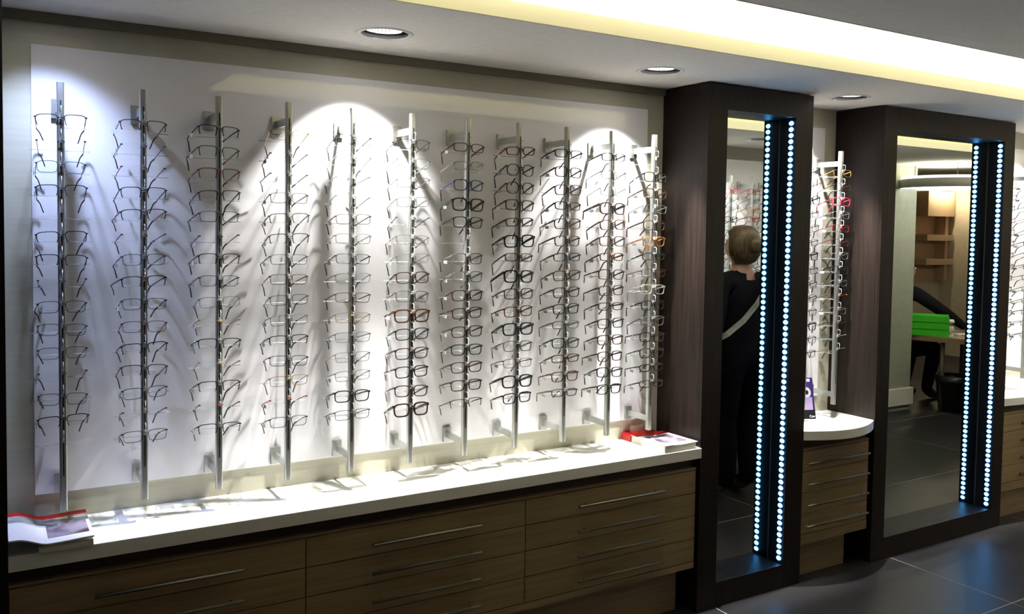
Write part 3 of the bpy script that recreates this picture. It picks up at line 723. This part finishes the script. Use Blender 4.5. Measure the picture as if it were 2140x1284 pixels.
bn = thing('waste_bin', 'black waste bin standing under the desk', 'bin', (7.24, -2.07, 0))
MB().lathe([(0.0, 0.0), (0.115, 0.0), (0.15, 0.31), (0.156, 0.315), (0.146, 0.315), (0.112, 0.01), (0.0, 0.01)], 28).build('bucket', MT['dark'], bn)
MB().lathe([(0.158, 0.27), (0.16, 0.318), (0.14, 0.322), (0.125, 0.29)], 28).build('bin_liner', mat('bin_liner', (24, 26, 34), 0.25), bn)
st = thing('stool', 'round padded stool under the seated person', 'stool', (7.01, -2.64, 0))
MB().lathe([(0.0, 0.33), (0.17, 0.33), (0.185, 0.35), (0.185, 0.375), (0.17, 0.39), (0.0, 0.395)], 28).build('seat', MT['dark'], st)
MB().tube([(0, 0, 0.04), (0, 0, 0.335)], 0.025, 12).build('column', MT['steel'], st)
MB().lathe([(0.0, 0.0), (0.2, 0.0), (0.2, 0.012), (0.03, 0.045), (0.0, 0.045)], 28).build('base', MT['steel'], st)

# ------------------------------------------------------------------ people
SKIN = noise_mat('skin', (206, 158, 132), (216, 170, 144), nscale=30, rough=0.5)
BLK = noise_mat('black_cloth', (16, 16, 22), (24, 24, 30), nscale=60, rough=0.9, spec=0.2)
HAIR = noise_mat('hair_blond_brown', (64, 50, 34), (108, 86, 58), scale=(60, 60, 6), nscale=2, rough=0.45)
def skin_mesh(V, E, root, levels=2):
    keys = list(V); ix = {k: i for i, k in enumerate(keys)}
    me = bpy.data.meshes.new('body'); me.from_pydata([V[k][0] for k in keys], [(ix[a], ix[b]) for a, b in E], []); me.update()
    ob = bpy.data.objects.new('body_tmp', me); COL.objects.link(ob)
    ob.modifiers.new('skin', 'SKIN').use_smooth_shade = True
    sv = me.skin_vertices[0].data
    for k in keys:
        r = V[k][1]; sv[ix[k]].radius = r if isinstance(r, tuple) else (r, r)
        sv[ix[k]].use_root = (k == root)
    ss = ob.modifiers.new('sub', 'SUBSURF'); ss.levels = levels; ss.render_levels = levels
    dg = bpy.context.evaluated_depsgraph_get(); dg.update()
    nm = bpy.data.meshes.new_from_object(ob.evaluated_get(dg))
    bpy.data.objects.remove(ob); nm.materials.clear()
    for p in nm.polygons: p.use_smooth = True
    return nm
def cloth(name, body, pred, off, material, parent):
    bm = bmesh.new(); bm.from_mesh(body); bm.normal_update()
    nv = {v.index: v.co + v.normal * off for v in bm.verts}
    kill = [f for f in bm.faces if not pred(f.calc_center_median())]
    for v in bm.verts: v.co = nv[v.index]
    bmesh.ops.delete(bm, geom=kill, context='FACES')
    m = bpy.data.meshes.new(name); bm.to_mesh(m); bm.free()
    return link(name, m, material, parent)
def add_hand(V, E, key, wrist, fwd, out, palm_n, curl=0.35, L=0.085):
    """five fingers from a palm; fwd along fingers, out towards the thumb side, palm_n towards the palm"""
    f, o, n = Vector(fwd).normalized(), Vector(out).normalized(), Vector(palm_n).normalized(); wv = Vector(wrist)
    pc = wv + f * 0.05
    V[key + 'palm'] = (tuple(pc), (0.028, 0.016)); E.append((key + 'wrist', key + 'palm'))
    for i, (so_, ln) in enumerate(((0.024, 0.92), (0.008, 1.0), (-0.008, 0.94), (-0.023, 0.76))):
        a = pc + f * 0.035 + o * so_; b = a + (f + n * curl * .5).normalized() * L * .42 * ln; c = b + (f + n * curl * 1.7).normalized() * L * .36 * ln; d = c + (f + n * curl * 3).normalized() * L * .24 * ln
        pk = key + 'palm'
        for j, p in enumerate((a, b, c, d)):
            k = f'{key}f{i}{j}'; V[k] = (tuple(p), 0.0088 - 0.0008 * j); E.append((pk, k)); pk = k
    a = wv + f * 0.03 + o * 0.028; b = a + (o * .7 + f * .7 + n * .3).normalized() * 0.034; c = b + (f + o * .15 + n * .5).normalized() * 0.028
    pk = key + 'palm'
    for j, p in enumerate((a, b, c)):
        k = f'{key}t{j}'; V[k] = (tuple(p), 0.0105 - 0.001 * j); E.append((pk, k)); pk = k
def face(parent, c, fwd, side, sc=1.0):
    """eyes and mouth on the head centre c looking along fwd"""
    f, sd = Vector(fwd).normalized(), Vector(side).normalized(); c = Vector(c); u = Vector((0, 0, 1))
    for q in (-1, 1):
        p = c + f * 0.078 * sc + sd * q * 0.030 * sc + u * 0.008
        mb = MB().lathe([(0.0, -0.008), (0.008, -0.005), (0.0105, 0.0), (0.008, 0.005), (0.0, 0.008)], 12); mb.v = [tuple(Vector(v) + p) for v in mb.v]
        e = mb.build('eye', mat('eye_white', (226, 222, 216), 0.3), parent)
    p = c + f * 0.083 * sc - u * 0.048
    MB().tube([p - sd * 0.022, p + f * 0.004, p + sd * 0.022], [0.002, 0.005, 0.002], 8).build('mouth', mat('lips', (170, 96, 90), 0.5), parent)

# standing person, back towards the narrow mirror
V = {'pel': ((0, 0, .80), (.145, .105)), 'wai': ((0, 0, .96), (.122, .088)), 'che': ((0, .0, 1.12), (.15, .10)), 'uch': ((0, .01, 1.225), (.105, .075)),
     'nk0': ((0, .012, 1.30), .052), 'nk1': ((0, .0, 1.352), .047), 'hd0': ((0, -.018, 1.395), (.062, .07)), 'hd1': ((0, -.01, 1.455), (.076, .09)), 'hd2': ((0, 0, 1.505), (.055, .065)),
     'nose': ((0, -.108, 1.425), .010), 'er': ((-.082, .0, 1.43), .010), 'el': ((.082, .0, 1.43), .010)}
E = [('pel', 'wai'), ('wai', 'che'), ('che', 'uch'), ('uch', 'nk0'), ('nk0', 'nk1'), ('nk1', 'hd0'), ('hd0', 'hd1'), ('hd1', 'hd2'), ('hd1', 'nose'), ('hd1', 'er'), ('hd1', 'el')]
for s_, n_ in ((-1, 'R'), (1, 'L')):
    V[n_ + 'sh'] = ((.165 * s_, .008, 1.235), .056); V[n_ + 'el'] = ((.215 * s_, .03, .98), .042); V[n_ + 'wrist'] = ((.21 * s_, -.06, .77), (.028, .024))
    E += [('uch', n_ + 'sh'), (n_ + 'sh', n_ + 'el'), (n_ + 'el', n_ + 'wrist')]
    add_hand(V, E, n_, V[n_ + 'wrist'][0], (0, -.25, -1), (-.2 * s_, -1, 0), (-s_, 0, 0))
    V[n_ + 'hip'] = ((.08 * s_, 0, .76), .088); V[n_ + 'kn'] = ((.085 * s_, -.012, .42), .058); V[n_ + 'ca'] = ((.085 * s_, .012, .28), .052); V[n_ + 'an'] = ((.085 * s_, .02, .085), .038)
    V[n_ + 'ft'] = ((.09 * s_, -.05, .045), (.036, .034)); V[n_ + 'toe'] = ((.095 * s_, -.14, .03), (.036, .022))
    E += [('pel', n_ + 'hip'), (n_ + 'hip', n_ + 'kn'), (n_ + 'kn', n_ + 'ca'), (n_ + 'ca', n_ + 'an'), (n_ + 'an', n_ + 'ft'), (n_ + 'ft', n_ + 'toe')]
p1 = thing('person', 'person in black seen from behind in the narrow mirror, facing the opposite display', 'person', (3.655, -1.2, 0.004))
p1.scale = (1.035, 1.035, 1.035)
bmesh1 = skin_mesh(V, E, 'pel')
link('body', bmesh1, SKIN, p1)
def nape(c): return c.z < 1.30 - (0.055 * max(0, 1 - abs(c.x) / 0.075) if c.y > 0 else 0.03)
cloth('pullover', bmesh1, lambda c: nape(c) and c.z > .78 and not (abs(c.x) > .15 and c.z < .80), .011, BLK, p1)
cloth('trousers', bmesh1, lambda c: .07 < c.z < .84 and abs(c.x) < .175, .013, BLK, p1)
SHOE = mat('beige_shoe', (150, 128, 104), 0.6)
for s_ in (-1, 1):
    cloth('shoe', bmesh1, lambda c: c.z < .085 and c.x * s_ > 0, .008, SHOE, p1)
hm = MB(); n = 24
prof = [(0.0, .105), (.045, .098), (.078, .07), (.096, .02), (.098, -.02), (.09, -.06), (.07, -.095), (.045, -.11)]
hm.lathe(prof, n)
hv = []
for v in hm.v:
    x, y, z = v
    if y < 0 and z < .045: y = y * 0.25 + .0     # open towards the face
    hv.append((x * 1.08, y * 1.12 + .012, z * 1.05 + 1.452))
hm.v = hv; hr = hm.build('hair', HAIR, p1)
bun = MB().lathe([(0.0, .045), (.026, .038), (.042, .015), (.044, -.01), (.032, -.034), (0.0, -.042)], 18); bun.v = [(x, y * .6 + .115, z + 1.44) for x, y, z in bun.v]
bun.build('hair_bun', HAIR, hr)
face(p1, (0, -.01, 1.44), (0, -1, 0), (1, 0, 0))
bag = thing('shoulder_bag', 'dark shoulder bag with a pale strap across the standing person', 'bag', (3.655, -1.2, 0))
bag.scale = (1.035, 1.035, 1.035)
STRAP = mat('pale_strap', (176, 178, 168), 0.6)
pts = [(.13, -.02, 1.315), (.12, .06, 1.29), (.08, .118, 1.22), (.0, .132, 1.12), (-.09, .122, 1.03), (-.165, .08, .955), (-.205, .0, .90)]
mb = MB(); vs = []
for i, p in enumerate(pts):
    t_ = (Vector(pts[min(i + 1, 6)]) - Vector(pts[max(i - 1, 0)])).normalized(); nrm = Vector((p[0], p[1], 0.25 if i < 2 else 0)).normalized(); sd = t_.cross(nrm).normalized()
    for q, r_ in ((-1, 0), (1, 0), (1, 1), (-1, 1)): vs.append(Vector(p) + sd * .016 * q + nrm * .004 * r_)
fs = [(3, 2, 1, 0), (24, 25, 26, 27)]
for i in range(6):
    for q in range(4): fs.append((i * 4 + q, i * 4 + (q + 1) % 4, (i + 1) * 4 + (q + 1) % 4, (i + 1) * 4 + q))
mb.add(vs, fs).build('strap', STRAP, bag)
MB().box(-.305, -.235, -.11, .11, .68, .91).build('pouch', mat('bag_leather', (30, 26, 28), 0.5), bag, bevel=0.012)

# seated person at the desk
V = {'pel': ((7.280, -2.86, .50), (.12, .14)), 'wai': ((7.320, -2.86, .66), (.095, .125)), 'che': ((7.410, -2.85, .84), (.10, .15)), 'uch': ((7.480, -2.84, .95), (.08, .11)),
     'nk0': ((7.520, -2.84, 1.03), .05), 'nk1': ((7.545, -2.84, 1.08), .046), 'hd0': ((7.585, -2.84, 1.12), (.06, .06)), 'hd1': ((7.585, -2.84, 1.18), (.085, .075)), 'hd2': ((7.575, -2.84, 1.235), (.06, .055)),
     'nose': ((7.685, -2.84, 1.155), .010), 'e0': ((7.575, -2.76, 1.16), .010), 'e1': ((7.575, -2.92, 1.16), .010),
     'Lsh': ((7.510, -2.69, .965), .055), 'Lel': ((7.90, -2.60, .76), .042), 'Lwrist': ((8.10, -2.56, .652), (.026, .024)),
     'Rsh': ((7.510, -2.99, .965), .055), 'Rel': ((7.520, -3.03, .70), .042), 'Rwrist': ((7.76, -2.90, .565), (.026, .024)),
     'Lhip': ((7.340, -2.77, .475), .085), 'Lkn': ((7.90, -2.72, .47), .062), 'Lca': ((7.85, -2.73, .30), .052), 'Lan': ((7.80, -2.74, .09), .038), 'Lft': ((7.87, -2.735, .045), .035), 'Ltoe': ((7.96, -2.73, .03), .024),
     'Rhip': ((7.340, -2.95, .475), .085), 'Rkn': ((7.88, -2.96, .47), .062), 'Rca': ((7.83, -2.96, .30), .052), 'Ran': ((7.78, -2.96, .09), .038), 'Rft': ((7.85, -2.96, .045), .035), 'Rtoe': ((7.94, -2.96, .03), .024)}
E = [('pel', 'wai'), ('wai', 'che'), ('che', 'uch'), ('uch', 'nk0'), ('nk0', 'nk1'), ('nk1', 'hd0'), ('hd0', 'hd1'), ('hd1', 'hd2'), ('hd1', 'nose'), ('hd1', 'e0'), ('hd1', 'e1')]
for n_ in 'LR':
    E += [('uch', n_ + 'sh'), (n_ + 'sh', n_ + 'el'), (n_ + 'el', n_ + 'wrist'), ('pel', n_ + 'hip'), (n_ + 'hip', n_ + 'kn'), (n_ + 'kn', n_ + 'ca'), (n_ + 'ca', n_ + 'an'), (n_ + 'an', n_ + 'ft'), (n_ + 'ft', n_ + 'toe')]
add_hand(V, E, 'L', V['Lwrist'][0], (1, .15, -.12), (.1, -1, 0), (0, 0, -1), 0.2)
add_hand(V, E, 'R', V['Rwrist'][0], (1, .3, -.05), (0, 1, 0), (0, 0, -1), 0.2)
p2 = thing('person', 'person in black sitting at the desk, reaching across the tabletop', 'person', (-0.27, 0.22, 0))
p2.scale = (1, 1, 1.07)
b2 = skin_mesh(V, E, 'pel')
link('body', b2, SKIN, p2)
cloth('jacket', b2, lambda c: c.z > .50 and c.z < 1.02 and c.x < 8.07 and not (c.z < .575 and c.x > 7.6) and not (c.y < -2.86 and c.x > 7.73 and c.z < .7), .011, BLK, p2)
cloth('trousers', b2, lambda c: .075 < c.z < .56 and not (c.z > .53 and c.x > 7.7), .012, BLK, p2)
for lo_, hi_ in ((-2.85, -2.6), (-3.1, -2.85)):
    cloth('shoe', b2, lambda c: c.z < .085 and lo_ < c.y < hi_, .008, MT['dark'], p2)
h2 = MB().lathe([(0.0, .10), (.05, .092), (.082, .06), (.094, .01), (.09, -.04), (.07, -.075)], 24)
h2.v = [(7.585 + (x * .95 if x < 0 or z > .05 else x * .2) - .012, -2.84 + y * .92, z + 1.165) for x, y, z in h2.v]
h2.build('hair', mat('dark_hair', (44, 34, 28), 0.5), p2)
face(p2, (7.59, -2.84, 1.165), (1, 0, 0), (0, 1, 0))
